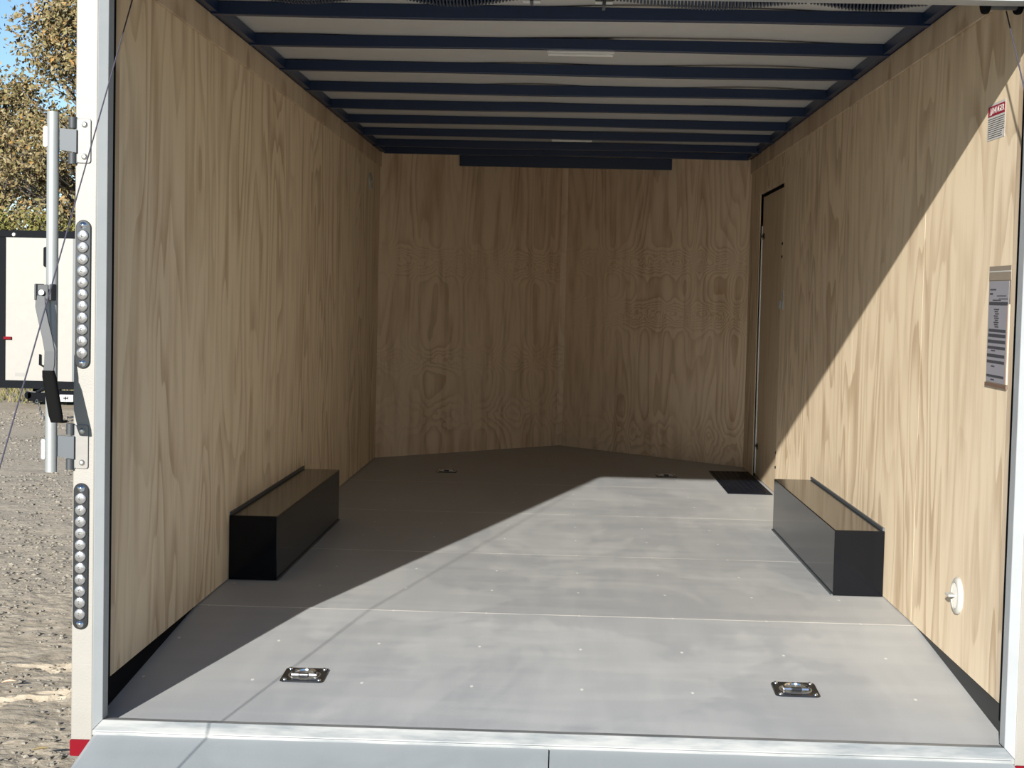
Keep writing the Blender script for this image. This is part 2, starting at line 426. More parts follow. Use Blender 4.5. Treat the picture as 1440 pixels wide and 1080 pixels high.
# ------------------------------------------------------------------ roof bows
ordn = ['first', 'second', 'third', 'fourth', 'fifth', 'sixth', 'seventh', 'eighth', 'ninth']
for k in range(9):
    y = BOW0 + k * BOWS if k < 8 else 4.875; bm = NB()
    w = W - .002 if k < 8 else W - .024
    seg = 24; T = []
    for i in range(seg + 1):
        x = -w + 2 * w * i / seg
        z = TOP + .004 * math.sin(x * 2.1 + k * 1.7) * (1 - (x / W) ** 2)
        T.append([bm.verts.new((x, yy, zz)) for yy, zz in ((y, z), (y + .034, z), (y + .034, CEIL - .001), (y, CEIL - .001))])
    for A, B in zip(T, T[1:]):
        for q in range(4): bm.faces.new((A[q], A[(q + 1) % 4], B[(q + 1) % 4], B[q]))
    bm.faces.new(T[0]); bm.faces.new(T[-1][::-1])
    o = obj('roof_bow', bm, M['navy'], bevel=.002)
    tag(o, 'navy steel roof bow across the ceiling, %s counted from the rear opening' % ordn[k] if k < 8 else 'navy steel roof bow at the corners where the angled nose walls begin', 'roof bow', 'roof bows under the white ceiling')
bm = NB(); box(bm, (-.700, 5.365, 1.905), (.700, 5.40, CEIL - .001)); 
tag(obj('roof_bow', bm, M['navy'], bevel=.002), 'short low navy roof bow spanning only the plywood nose at the far end', 'roof bow', 'roof bows under the white ceiling')

# slim white lights on the bows
for x0, x1, y, lb in ((-.075, .172, BOW0 + BOWS + .036, 'slim white light strip behind the second roof bow, nearer the opening'), (-.085, .150, BOW0 + 6 * BOWS + .036, 'slim white light strip behind the seventh roof bow, far down the ceiling')):
    t = thing('ceiling_light', ((x0 + x1) / 2, y + .017, 1.926), lb, 'light', 'slim ceiling lights')
    bm = NB(); box(bm, (x0, y, 1.932), (x1, y + .034, CEIL - .002)); obj('housing', bm, M['lamp_white'], t, bevel=.003)
    bm = NB(); box(bm, (x0 + .004, y + .004, 1.923), (x1 - .004, y + .030, 1.9325)); obj('diffuser', bm, M['lamp_white'], t, bevel=.003)

# ------------------------------------------------------------------ rear frame: white posts, header, mitred aluminium edge, sill
for i, s in ((10, -1), (11, 1)):
    bm = NB(); box(bm, (s * 1.142, -1.268, -.14), (s * 1.196, -1.216, 2.03)); struct('trim_%d' % i, bm, M['white_frame'], bevel=.003)
bm = NB(); box(bm, (-1.1415, -1.268, 1.7835), (1.1415, -1.216, 2.03)); struct('trim_12', bm, M['white_frame'], bevel=.003)
ZI, ZO = 1.768, 1.7825
SI, SO = -.0475, -.070
XI, XO = 1.1210, 1.1415
YI, YO = -1.250, -1.271
for i, s in ((13, -1), (14, 1)):      # jamb edges, mitred at both ends
    bm = NB()
    hexa(bm, [(s * XI, YI, SI), (s * XO, YO, SO), (s * XO, -1.205, SO), (s * XI, -1.205, SI), (s * XI, YI, ZI), (s * XO, YO, ZO), (s * XO, -1.205, ZO), (s * XI, -1.205, ZI)])
    struct('trim_%d' % i, bm, M['alu'], bevel=.0015)
bm = NB()   # header edge
hexa(bm, [(-XI, YI, ZI), (XI, YI, ZI), (XI, -1.205, ZI), (-XI, -1.205, ZI), (-XO, YO, ZI + .001), (XO, YO, ZI + .001), (XO, -1.205, ZO), (-XO, -1.205, ZO)])
box(bm, (-XI - .01, YO, ZI + .001), (XI + .01, -1.217, 1.7825))
struct('trim_15', bm, M['alu'])
bm = NB()   # sill
hexa(bm, [(-XO, YO, SO - .012), (XO, YO, SO - .012), (XI, -1.206, SO - .012), (-XI, -1.206, SO - .012), (-XO, YO, SO), (XO, YO, SO), (XI, YI, SI), (-XI, YI, SI)])
hexa(bm, [(-XI, YI, SO - .012), (XI, YI, SO - .012), (XI, -1.206, SO - .012), (-XI, -1.206, SO - .012), (-XI, YI, SI), (XI, YI, SI), (XI, -1.206, SI - .006), (-XI, -1.206, SI - .006)])
box(bm, (-1.132, -1.277, SO - .012), (1.132, YO - .0005, SO - .002))
struct('trim_16', bm, M['sill'], bevel=.001)
bm = NB(); box(bm, (-1.19, -1.19, -.30), (1.19, -1.12, -.115)); box(bm, (-1.141, -1.215, -.14), (1.141, -1.19, SO - .013)); struct('trim_17', bm, M['black'])     # rear cross member under the sill

# ------------------------------------------------------------------ ramp door, let down to the ground
RS = .16
t = thing('ramp_door', (0, -1.27, -.09), 'grey painted ramp door let down to the gravel behind the aluminium sill', 'ramp')
def rp(x, d, h): # point on the ramp: d along y from the hinge, h above the face
    return (x, -1.278 - d, -.0785 - RS * d + h)
RL = 2.02
bm = NB()
for x0, x1 in ((-1.128, -.0015), (.0015, 1.128)):
    hexa(bm, [rp(x0, 0, -.035), rp(x1, 0, -.035), rp(x1, RL, -.035), rp(x0, RL, -.035), rp(x0, 0, 0), rp(x1, 0, 0), rp(x1, RL, 0), rp(x0, RL, 0)])
obj('deck_panel', bm, M['ramp'], t)
bm = NB()
for s in (-1, 1): hexa(bm, [rp(s * 1.1285, 0, -.038), rp(s * 1.136, 0, -.038), rp(s * 1.136, RL, -.038), rp(s * 1.1285, RL, -.038), rp(s * 1.1285, 0, -.001), rp(s * 1.136, 0, -.001), rp(s * 1.136, RL, -.001), rp(s * 1.1285, RL, -.001)])
obj('edge_trim', bm, M['alu'], t)
bm = NB(); tube(bm, [(-1.1, -1.274, -.100), (1.1, -1.274, -.100)], .006, 10); obj('hinge', bm, M['galv_dull'], t, smooth=True)

# ramp cables, springs and drums
def cable(s, top):
    return [(top[0], top[1], top[2]), (s * 1.117, -1.9, .78 + .0), (s * 1.1285, -2.82, -.315)]
CT = {-1: (-1.104, -1.10, 1.772), 1: (1.096, -1.10, 1.775)}
for s, lb in ((-1, 'thin dark steel cable running down past the left hand frame post to the ramp'), (1, 'thin dark steel cable running down inside the right hand frame post to the ramp')):
    a = Vector(CT[s]); b = Vector((s * 1.1285, -2.82, -.322)); n = 24
    pts = [a.lerp(b, i / n) + Vector((0, 0, -.012 * math.sin(PI * i / n))) for i in range(n + 1)]
    bm = NB(); tube(bm, pts, .0019, 6); o = obj('ramp_cable', bm, M['cable'], smooth=True)
    tag(o, lb, 'cable', 'ramp cables')
    e = NB(); tube(e, [b + Vector((-s * .004, 0, .0)), b + Vector((-s * .004, 0, -.02))], .007, 8); obj('anchor', e, M['zinc'], o)
def drum(s, lb):
    t = thing('cable_drum', (s * 1.085, -1.10, 1.80), lb, 'cable drum', 'cable drums')
    mx = frame((0, -1.10, 1.812), (0, 1, 0), (0, 0, 1), (1, 0, 0))
    x0, x1 = sorted((s * 1.045, s * 1.126))
    def lx(prof):
        bm = NB(); lathe(bm, prof, mx, 28); return bm
    obj('spool', lx([(0, x0), (.034, x0), (.034, x1), (0, x1)]), M['galv_dull'], t, smooth=True)
    for xx in (x0, x1): obj('flange', lx([(0, xx - .006), (.044, xx - .006), (.045, xx), (.044, xx + .006), (0, xx + .006)]), M['black'], t, smooth=True)
drum(-1, 'dark cable drum tucked under the ceiling above the left hand post')
drum(1, 'dark cable drum tucked under the ceiling above the right hand post')
def spring(x0, x1, sag, lb):
    n = int((x1 - x0) / .0085); st = 14; pts = []
    for i in range(n * st + 1):
        f = i / (n * st); a = 2 * PI * i / st
        zc = 1.815 - sag * math.sin(PI * f) ** 1.5
        pts.append((x0 + (x1 - x0) * f, -1.10 + .028 * math.cos(a), zc + .028 * math.sin(a)))
    bm = NB(); tube(bm, pts, .0031, 5)
    tag(obj('torsion_spring', bm, M['spring'], smooth=True), lb, 'spring', 'ramp door springs')
spring(-.86, -.47, .021, 'dark sagging coil spring at the top edge, nearest the left wall')
spring(-.465, -.10, .022, 'dark sagging coil spring at the top edge, just left of the middle brackets')
spring(.11, .60, .019, 'dark sagging coil spring at the top edge, just right of the middle brackets')
spring(.605, .90, .016, 'dark sagging coil spring at the top edge, nearest the right wall')
for x, lb in ((-.090, 'small steel spring bracket under the ceiling, left of the pair'), (.092, 'small steel spring bracket under the ceiling, right of the pair')):
    t = thing('spring_bracket', (x, -1.10, 1.766), lb, 'bracket', 'spring brackets')
    bm = NB(); box(bm, (x - .004, -1.135, 1.766 + (.008 if x < 0 else 0)), (x + .004, -1.065, CEIL - .002)); obj('plate', bm, M['galv_dull'], t)
    bm = NB(); tube(bm, [(x - .022, -1.10, 1.781), (x + .022, -1.10, 1.781)], .006, 8); obj('bolt', bm, M['zinc'], t, smooth=True)
bm = NB(); tube(bm, [(-1.04, -1.10, 1.812), (1.04, -1.10, 1.812)], .006, 10)
tag(obj('spring_shaft', bm, M['galv_dull'], smooth=True), 'long steel shaft carrying the coil springs above the opening', 'shaft')

# ------------------------------------------------------------------ LED light strips on the left post
def led_strip(z0, z1, x, lb):
    y = -1.268; H = z1 - z0
    t = thing('light_strip', (x, y, z0), lb, 'light', 'round lens light strips on the left post')
    w = .0375
    poly = []
    for k in range(13): a = PI * k / 12; poly.append((w / 2 * math.cos(a), H - w / 2 + w / 2 * math.sin(a)))
    for k in range(13): a = PI + PI * k / 12; poly.append((w / 2 * math.cos(a), w / 2 + w / 2 * math.sin(a)))
    mx = frame((x, y, z0), (1, 0, 0), (0, 0, 1), (0, -1, 0))
    bm = NB(); prism(bm, poly, mx, .006); obj('housing', bm, M['dark_chrome'], t, bevel=.0015)
    n = 11; p0 = z0 + .0385; p1 = z1 - .0385
    for k in range(n):
        z = p0 + (p1 - p0) * k / (n - 1)
        mm = frame((x, y - .006, z), (1, 0, 0), (0, 0, 1), (0, -1, 0))
        bm = NB(); lathe(bm, [(0, .0035), (.003, .0032), (.0045, .0062), (.0085, .0060), (.0125, .0046), (.0146, .001), (.0146, -.001)], mm, 20)
        obj('lens', bm, M['lens'], t, smooth=True)
    for z in (z0 + .0135, z1 - .0135):
        bm = NB(); lathe(bm, [(0, .005), (.004, .0045), (.0065, .002), (.009, .0), (.009, -.001)], frame((x, y - .006, z), (1, 0, 0), (0, 0, 1), (0, -1, 0)), 14)
        obj('screw', bm, M['chrome'], t, smooth=True)
led_strip(.834, 1.199, -1.1735, 'upper strip of eleven round clear lights on the left post, beside the lock lever')
led_strip(.184, .550, -1.1735, 'lower strip of eleven round clear lights on the left post, under the lower hinge')
for s, lb in ((-1, 'dark red reflector at the foot of the left white post'), (1, 'red reflector at the foot of the right white post')):
    dz = .009 if s > 0 else 0
    t = thing('reflector', (s * 1.178, -1.268, -.135), lb, 'reflector', 'red reflectors at the post feet')
    bm = NB(); prism(bm, rrect(.054, .041, .004), frame((s * 1.1695, -1.268, -.1145 + dz), (1, 0, 0), (0, 0, 1), (0, -1, 0)), .006); obj('lens', bm, M['red'], t)
    bm = NB(); box(bm, (s * 1.1695 - .027, -1.272, -.142 + dz), (s * 1.1695 + .027, -1.266, -.1352 + dz)); obj('bezel', bm, M['chrome'], t)

# ------------------------------------------------------------------ lock rod with lever, and its two hinges
def hinge(zc, lb, flip=1):
    t = thing('rod_hinge', (-1.175, -1.268, zc - .055), lb, 'hinge', 'lock rod hinges')
    bm = NB(); prism(bm, rrect(.034, .108, .006), frame((-1.174, -1.268, zc), (1, 0, 0), (0, 0, 1), (0, -1, 0)), .005); obj('plate', bm, M['plate_white'], t, bevel=.001)
    for dz in (-.039, .039):
        bm = NB(); lathe(bm, [(0, .0062), (.004, .0056), (.0072, .002), (.0078, 0)], frame((-1.172, -1.273, zc + dz), (1, 0, 0), (0, 0, 1), (0, -1, 0)), 14); obj('bolt', bm, M['zinc'], t, smooth=True)
    for z0, z1 in ((zc + .030, zc + .057), (zc - .057, zc - .030)):
        bm = NB(); tube(bm, [(-1.202, -1.272, z0), (-1.202, -1.272, z1)], .010, 12); obj('barrel', bm, M['lever'], t, smooth=True)
    bm = NB(); box(bm, (-1.201, -1.2725, zc - .054), (-1.189, -1.269, zc + .054)); obj('leaf', bm, M['galv_dull'], t)
    bm = NB(); hexa(bm, [(-1.2295, -1.288, zc - .024), (-1.19, -1.281, zc - .030), (-1.19, -1.270, zc - .030), (-1.2295, -1.282, zc - .024), (-1.2295, -1.288, zc + .028), (-1.19, -1.281, zc + .026), (-1.19, -1.270, zc + .026), (-1.2295, -1.282, zc + .028)]); obj('arm', bm, M['galv_dull'], t)
hinge(1.392, 'upper hinge with pale bolted plate holding the lock rod to the left post')
hinge(.640, 'lower hinge with pale bolted plate holding the lock rod to the left post')
t = thing('lock_rod', (-1.243, -1.29, .578), 'tall galvanised lock rod with a black gripped lever beside the left post', 'lock rod')
bm = NB(); tube(bm, [(-1.2435, -1.29, .578), (-1.2445, -1.29, 1.459)], .0145, 20); obj('pipe', bm, M['galv'], t, smooth=True)
for zc in (1.398, .635):
    bm = NB(); prism(bm, rrect(.010, .05, .004), frame((-1.260, -1.285, zc), (1, 0, 0), (0, 0, 1), (0, -1, 0)), .016); obj('keeper', bm, M['galv'], t)
bm = NB()
box(bm, (-1.270, -1.345, 1.000), (-1.2645, -1.285, 1.040)); box(bm, (-1.2370, -1.335, 1.000), (-1.2315, -1.285, 1.040)); box(bm, (-1.2645, -1.340, 1.002), (-1.237, -1.334, 1.038))
obj('clevis', bm, M['lever'], t, bevel=.002)
bm = NB(); tube(bm, [(-1.251, -1.349, 1.019), (-1.251, -1.336, 1.019)], .0065, 10); obj('pin', bm, M['zinc'], t, smooth=True)
# flat bar lever: sweeps down and out towards the viewer
path = [(-1.256, -1.338, 1.012), (-1.2553, -1.341, 0.985), (-1.246, -1.346, 0.9498), (-1.2349, -1.352, 0.914), (-1.2254, -1.36, 0.878), (-1.2227, -1.37, 0.8471), (-1.2237, -1.378, 0.8241)]
bm = NB(); prev = None
for i, q in enumerate(path):
    q = Vector(q); hw = .0125 if i else .011
    ring = [bm.verts.new(q + Vector(d)) for d in ((-hw, -.003, 0), (hw, -.003, 0), (hw, .003, 0), (-hw, .003, 0))]
    if prev:
        for k in range(4): bm.faces.new((prev[k], prev[(k + 1) % 4], ring[(k + 1) % 4], ring[k]))
    else: bm.faces.new(ring)
    prev = ring
bm.faces.new(prev[::-1])
lv = obj('lever', bm, M['lever'], t, bevel=.001)
bm = NB(); prev = None
for f in [i / 8 for i in range(9)]:
    c = Vector((-1.2233, -1.377, 0.8323)).lerp(Vector((-1.1958, -1.395, 0.7092)), f); k = 1.0 if 0 < f < .95 else .86
    ring = [bm.verts.new(c + Vector((.0165 * k * math.copysign(abs(math.cos(a)) ** .6, math.cos(a)), .009 * k * math.copysign(abs(math.sin(a)) ** .6, math.sin(a)), 0))) for a in [2 * PI * j / 16 for j in range(16)]]
    if prev:
        for j in range(16): bm.faces.new((prev[j], prev[(j + 1) % 16], ring[(j + 1) % 16], ring[j]))
    else: bm.faces.new(ring)
    prev = ring
bm.faces.new(prev[::-1])
ORG[lv.name] = ORG[t.name]
obj('grip', bm, M['rubber'], lv, smooth=True)

# ------------------------------------------------------------------ wheel boxes
def wheel_box(x0, x1, y0, y1, h, s, lb):
    t = thing('wheel_box', ((x0 + x1) / 2, y0, 0), lb, 'wheel box', 'black wheel boxes')
    xa, xb = sorted((x0, x1))
    bm = NB(); box(bm, (xa, y0, .001), (xb, y1, h)); obj('cover', bm, M['black_gloss'], t, bevel=.003)
    bm = NB(); xw = s * (W - .0005); box(bm, (min(xw, xw - s * .007), y0 + .01, h), (max(xw, xw - s * .007), y1 + .035, h + .010)); obj('top_flange', bm, M['galv_dull'], t)
    bm = NB(); xi = x1 if s < 0 else x0
    box(bm, (min(xi, xi - s * .006), y0 + .004, .0005), (max(xi, xi - s * .006), y1 - .004, .006)); obj('sealant_bead', bm, M['galv_dull'], t)
wheel_box(-W + .001, -.997, .469, 2.045, .233, -1, 'long black steel wheel box in the shade along the left plywood wall')
wheel_box(.993, W - .001, .489, 2.112, .236, 1, 'long glossy black wheel box in the sun along the right plywood wall')

# ------------------------------------------------------------------ floor tie-down rings
def d_ring(x, y, lb, tilt=0.0):
    t = thing('tie_down_ring', (0, 0, 0), lb, 'tie-down ring', 'recessed floor rings')
    # plate with a round opening
    bm = NB(); out = rrect(.124, .132, .016, 5); n = len(out)
    A = []; B = []; C = []
    for px, py in out:
        a = math.atan2(py, px)
        A.append(bm.verts.new((px, py, 0))); B.append(bm.verts.new((px * .97, py * .97, .0035))); C.append(bm.verts.new((.048 * math.cos(a), .048 * math.sin(a), .0025)))
    D = [bm.verts.new((v.co.x * .96, v.co.y * .96, -.0005)) for v in C]
    for X, Y in ((A, B), (B, C), (C, D)):
        for k in range(n): bm.faces.new((X[k], X[(k + 1) % n], Y[(k + 1) % n], Y[k]))
    obj('plate', bm, M['dark_chrome'], t, smooth=True)
    bm = NB(); lathe(bm, [(.047, .0026), (.043, .0036), (.038, .0012), (.030, .0006), (.015, .0004), (0, .0004)], Matrix(), 28); obj('pan', bm, M['zinc'], t, smooth=True)
    bm = NB(); pts = [(.031 * math.cos(a), .034 * math.sin(a), .007) for a in [PI * 1.0 * k / 18 for k in range(19)]]
    pts = [(.031, -.014, .007)] + pts + [(-.031, -.014, .007)]
    tube(bm, pts, .0048, 8); tube(bm, [(-.034, -.016, .007), (.034, -.016, .007)], .0048, 8); obj('ring', bm, M['chrome'], t, smooth=True)
    bm = NB(); box(bm, (-.015, -.024, .002), (.015, -.009, .012)); obj('strap', bm, M['dark_chrome'], t, bevel=.003)
    for sx in (-1, 1):
        for sy in (-1, 1):
            bm = NB(); lathe(bm, [(0, .0055), (.0035, .005), (.0058, .0025), (.0062, .0)], Matrix.Translation((sx * .048, sy * .052, .003)), 12); obj('screw', bm, M['chrome'], t, smooth=True)
    return t
sl = math.atan(DROP)
d0 = d_ring(0, 0, 'square plated tie-down ring in the sunlit tail floor, left of centre')
def place(o, x, y):
    o.location = (x, y, (DROP * y if y < 0 else 0) + .0005); o.rotation_euler = (sl if y < 0 else 0, 0, 0); ORG[o.name] = o.location.copy()
place(d0, -.692, -.762)
for x, y, lb in ((.680, -.757, 'square plated tie-down ring in the sunlit tail floor, right of centre'), (-.660, 4.20, 'small far tie-down ring in the shaded floor near the left nose wall'), (.645, 4.265, 'small far tie-down ring in the shaded floor left of the black step plate')):
    place(dup(d0, (0, 0, 0), lb), x, y)

# ------------------------------------------------------------------ side door and black step plate
bm = NB(); box(bm, (DY0 - .01, .018, .006), (DY1 - .004, .036, DZ1 - .012))
d = struct('door_1', bm, M['ply_door'], origin=(0, 0, 0))
d.matrix_world = Matrix(((0, 1, 0, W), (1, 0, 0, 0), (0, 0, 1, 0), (0, 0, 0, 1)))
ORG[d.name] = Vector((0, 0, 0))
# (door children are given in the door's own frame: x along the wall, y outward, z up)
bm = NB(); box(bm, (DY1 - .014, .0105, .02), (DY1 - .001, .0175, 1.50)); obj('light_sliver_strip', bm, M['lamp_white'], d)  # bright strip added in place of light leaking at the door's far edge
bm = NB(); box(bm, (DY0 + .01, .010, DZ1 - .018), (DY1 - .05, .0175, DZ1 - .002)); obj('top_seal', bm, M['rubber'], d)
for z in (1.45, .20):
    bm = NB(); box(bm, (DY1 - .10, .012, z - .030), (DY1 - .03, .0178, z + .004))
    for k in range(3): tube(bm, [(DY1 - .09 + .022 * k, .013, z - .012), (DY1 - .09 + .022 * k, .006, z - .012)], .007, 8)
    obj('hinge', bm, M['dark_chrome'], d)
t = thing('latch_plate', (W, 3.30, 1.005), 'small pale latch plate on the right plywood wall beside the side door', 'latch')
bm = NB(); box(bm, (W - .006, 3.268, 1.008), (W - .0004, 3.300, 1.115)); obj('plate', bm, M['white_plastic'], t, bevel=.001)
bm = NB(); box(bm, (W - .022, 3.295, 1.015), (W - .0065, 3.310, 1.055)); obj('catch', bm, M['galv'], t, bevel=.002)
for z in (1.36, 1.29, .24, .16):
    bm = NB(); lathe(bm, [(0, .006), (.006, .005), (.009, 0)], frame((W - .0005, DY0 - .012, z), (0, 1, 0), (0, 0, 1), (-1, 0, 0)), 10)
    tag(obj('screw', bm, M['dark_chrome']), 'tiny dark screw head in the plywood beside the side door, ' + {1.36: 'uppermost', 1.29: 'second from the top', .24: 'third from the top', .16: 'lowest'}[z], 'screw', 'screws beside the side door')
bm = NB(); box(bm, (DY1 + .0, .004, .004), (DY1 + .012, .034, DZ1)); 
o = struct('trim_18', bm, M['ply_door'], origin=(0, 0, 0)); o.matrix_world = d.matrix_world.copy()
t = thing('step_plate', (1.05, 4.02, 0), 'black diamond tread plate set in the floor at the side door', 'step plate')
bm = NB(); box(bm, (.928, 3.455, .0005), (W - .001, 4.600, .004)); obj('plate', bm, M['tread'], t)
bm = NB()
for i in range(8):
    for j in range(32):
        x = .944 + i * .031; y = 3.475 + j * .035
        if x > W - .012 or y > 4.585: continue
        rot = Matrix.Rotation(PI / 4 if (i + j) % 2 else -PI / 4, 4, 'Z')
        m_ = Matrix.Translation((x, y, .004)) @ rot
        v = [bm.verts.new(m_ @ Vector(p)) for p in ((-.013, 0, 0), (0, -.0042, 0), (.013, 0, 0), (0, .0042, 0), (0, 0, .0022))]
        for k in range(4): bm.faces.new((v[k], v[(k + 1) % 4], v[4]))
o = obj('tread_pattern', bm, M['tread'], t)

# ------------------------------------------------------------------ round vents
def vent(s, y, z, R, lb):
    t = thing('round_vent', (s * W, y, z - R), lb, 'vent', 'round white wall vents')
    mx = frame((s * W, y, z), (0, -s, 0), (0, 0, 1), (-s, 0, 0))
    bm = NB(); lathe(bm, [(R, 0), (R, .004), (R * .94, .009), (R * .80, .013), (R * .72, .0125), (R * .70, .006), (0, .006)], mx, 40); obj('body', bm, M['white_plastic'], t, smooth=True)
    bm = NB()
    for k in range(-5, 6):
        a = k * R * .125; hl = math.sqrt(max(0, (R * .68) ** 2 - a * a))
        m2 = mx @ Matrix.Rotation(.6, 4, 'Z')
        for v in box(bm, (a - R * .028, -hl, .0055), (a + R * .028, hl, .011)): v.co = m2 @ v.co
    obj('louvre', bm, M['white_plastic'], t)
    bm = NB()
    for v in box(bm, (-R * .72, -.0035, .008), (R * .12, .0035, .030)): v.co = mx @ v.co
    obj('knob', bm, M['white_plastic'], t, bevel=.002)
vent(1, -.556, .202, .054, 'round white plastic vent low on the sunlit right wall')
vent(-1, 4.37, 1.718, .054, 'round vent high on the far end of the shaded left wall')

# ------------------------------------------------------------------ DANGER label
yc, zc = -.768, 1.5405
t = thing('warning_label', (W, yc, 1.49), 'white warning label with red DANGER band on the sunlit right wall', 'label')
mx = frame((W - .0004, yc, zc), (0, -1, -.012), (0, -.012, 1), (-1, 0, 0))
def quad(bm, x0, x1, z0, z1, off, th=.0004):
    for v in box(bm, (x0, z0, off), (x1, z1, off + th)): v.co = mx @ v.co
bm = NB(); quad(bm, -.087, .087, -.047, .052, 0); obj('sheet', bm, M['label_white'], t)
bm = NB(); quad(bm, -.083, .083, .018, .0455, .0005); obj('red_band', bm, M['label_red'], t)
bm = text_bm('DANGER', .030, mx @ Matrix.Translation((.014, .0315, .0011)) @ Matrix.Diagonal((1.02, .82, 1, 1))); obj('lettering', bm, M['label_white'], t, recalc=False)
bm = NB(); prism(bm, [(-.068, .0215), (-.047, .0215), (-.0575, .042)], mx @ Matrix.Translation((0, 0, .0009)), .0004); obj('triangle', bm, M['label_white'], t)
bm = NB(); prism(bm, [(-.0592, .0275), (-.0558, .0275), (-.0555, .0365), (-.0595, .0365)], mx @ Matrix.Translation((0, 0, .0014)), .0003); prism(bm, [(-.059, .0235), (-.056, .0235), (-.056, .026), (-.059, .026)], mx @ Matrix.Translation((0, 0, .0014)), .0003); obj('exclamation_mark', bm, M['label_red'], t)
bm = NB()
for k in range(10):
    z = .0115 - k * .0057; quad(bm, -.080, .082 - (.018 if k > 6 else 0) - .004 * (k % 3), z - .0016, z, .0005)
obj('printed_lines', bm, M['ink'], t)

# ------------------------------------------------------------------ document pouch
yc, zc = -.871, .985
t = thing('document_pouch', (W, yc, .826), 'clear pouch holding a grey printed sheet on the right wall near the frame', 'document pouch')
mx = frame((W - .0006, yc, zc), (0, -1, -.004), (0, .008, 1), (-1, 0, 0))
bm = NB(); quad(bm, -.106, .106, .124, .162, .0005, .0012); quad(bm, -.106, .106, -.159, .124, 0, .0008); obj('pouch', bm, M['pouch'], t)
bm = NB(); quad(bm, -.104, .104, .146, .149, .0018); obj('fold', bm, M['label_white'], t)
bm = NB(); quad(bm, -.103, .090, -.150, .122, .001); obj('paper', bm, M['paper'], t)
bm = NB(); quad(bm, .092, .104, -.150, .06, .001, .003); obj('loose_edge', bm, M['peach'], t)
bm = NB(); quad(bm, -.106, .102, -.162, -.152, .0012, .003); obj('bottom_fold', bm, M['brown'], t)
bm = NB()
for x0, x1, z0, z1 in ((-.094, .086, .058, .066), (-.090, -.03, .098, .101), (-.090, -.06, .086, .090), (-.02, .07, .082, .0835), (0, .085, .074, .0755), (-.06, .02, .07, .072),
                       (-.09, .075, -.014, -.007), (-.093, .075, -.028, -.020), (-.095, .075, -.044, -.036), (-.095, .075, -.060, -.053), (-.098, .072, -.082, -.074), (-.098, .072, -.098, -.091), (-.098, .07, -.136, -.130), (-.06, -.02, -.066, -.063), (-.055, -.02, -.108, -.105), (-.055, -.02, -.144, -.141)):
    quad(bm, x0, x1, z0, z1, .0019)
for k in range(9): quad(bm, -.045 + (k % 3) * .006, .005 - (k % 2) * .008, .045 - k * .0058, .0475 - k * .0058, .0019)
obj('printed_lines', bm, M['ink'], t)

# ------------------------------------------------------------------ ground
def axis(segs):
    o = [segs[0][0]]
    for a, b, d in segs:
        n = max(1, int(round((b - a) / d)))
        o += [a + (b - a) * i / n for i in range(1, n + 1)]
    return o
xs = axis([(-250, -40, 30), (-40, -10, 3), (-10, -3.2, .12), (-3.2, -1.25, .022), (-1.25, 6, .5), (6, 40, 6), (40, 250, 40)])
ys = axis([(-60, -6, 6), (-6, -1, .5), (-1, 2.6, .022), (2.6, 8, .1), (8, 20, .4), (20, 60, 4), (60, 400, 40)])
def ground_h(x, y):
    h = .02 * noise.noise(Vector((x * .7, y * .7, 0))) + .010 * noise.noise(Vector((x * 4, y * 4, 3)))
    if x > -1.25 or x < -10 or y < -1.2 or y > 20: return h * .6
    h += .007 * noise.noise(Vector((x * 17, y * 17, 5)))
    for k, (oy, hw) in enumerate(((.98, .11), (.42, .10))):   # tyre tracks
        c = oy + (x + 2.0) * (.55 if k == 0 else .75); dd = y - c
        if abs(dd) < hw:
            e = min(1.0, (hw - abs(dd)) / .03)
            lug = 1.0 if math.sin((x * 2.2 + abs(dd) * 3.0) * 2 * PI / .145) > 0 else 0.0
            h += e * (-.012 + .014 * lug) if noise.noise(Vector((x * 3, y * 3, 9))) > -.25 else 0
    return h
bm = NB(); gv = [[bm.verts.new((x, y, GZ + ground_h(x, y))) for x in xs] for y in ys]
for j in range(len(ys) - 1):
    for i in range(len(xs) - 1): bm.faces.new((gv[j][i], gv[j][i + 1], gv[j + 1][i + 1], gv[j + 1][i]))
g = struct('ground', bm, M['ground'], origin=(0, 0, GZ), recalc=False)
# pebbles
bm = NB(); rnd = random.Random(5)
ph = (1 + 5 ** .5) / 2
IV = [Vector(p).normalized() for p in ((-1, ph, 0), (1, ph, 0), (-1, -ph, 0), (1, -ph, 0), (0, -1, ph), (0, 1, ph), (0, -1, -ph), (0, 1, -ph), (ph, 0, -1), (ph, 0, 1), (-ph, 0, -1), (-ph, 0, 1))]
IF = ((0, 11, 5), (0, 5, 1), (0, 1, 7), (0, 7, 10), (0, 10, 11), (1, 5, 9), (5, 11, 4), (11, 10, 2), (10, 7, 6), (7, 1, 8), (3, 9, 4), (3, 4, 2), (3, 2, 6), (3, 6, 8), (3, 8, 9), (4, 9, 5), (2, 4, 11), (6, 2, 10), (8, 6, 7), (9, 8, 1))
for k in range(52000):
    y = -2.2 + 16 * rnd.random() ** 1.4; f = max(2.5, y + 5.13)
    x = -1.28 - rnd.random() ** 1.25 * (1.4 + .42 * f)
    if x > -1.3 or (y < 2 and rnd.random() < .45) or noise.noise(Vector((x * 1.5, y * 1.5, 4))) < -.28 + .2 * rnd.random(): continue
    r = (.002 + .0072 * rnd.random() ** 3) * (1 + f * .06); a = rnd.random() * 6.28
    q = Matrix.Translation((x, y, GZ + ground_h(x, y) + r * .2)) @ Matrix.Rotation(a, 4, 'Z') @ Matrix.Diagonal((r * (1 + .6 * rnd.random()), r, r * .7, 1))
    V = [bm.verts.new(q @ (v * rnd.uniform(.8, 1.15))) for v in IV]
    for i0, i1, i2 in IF: bm.faces.new((V[i0], V[i1], V[i2]))
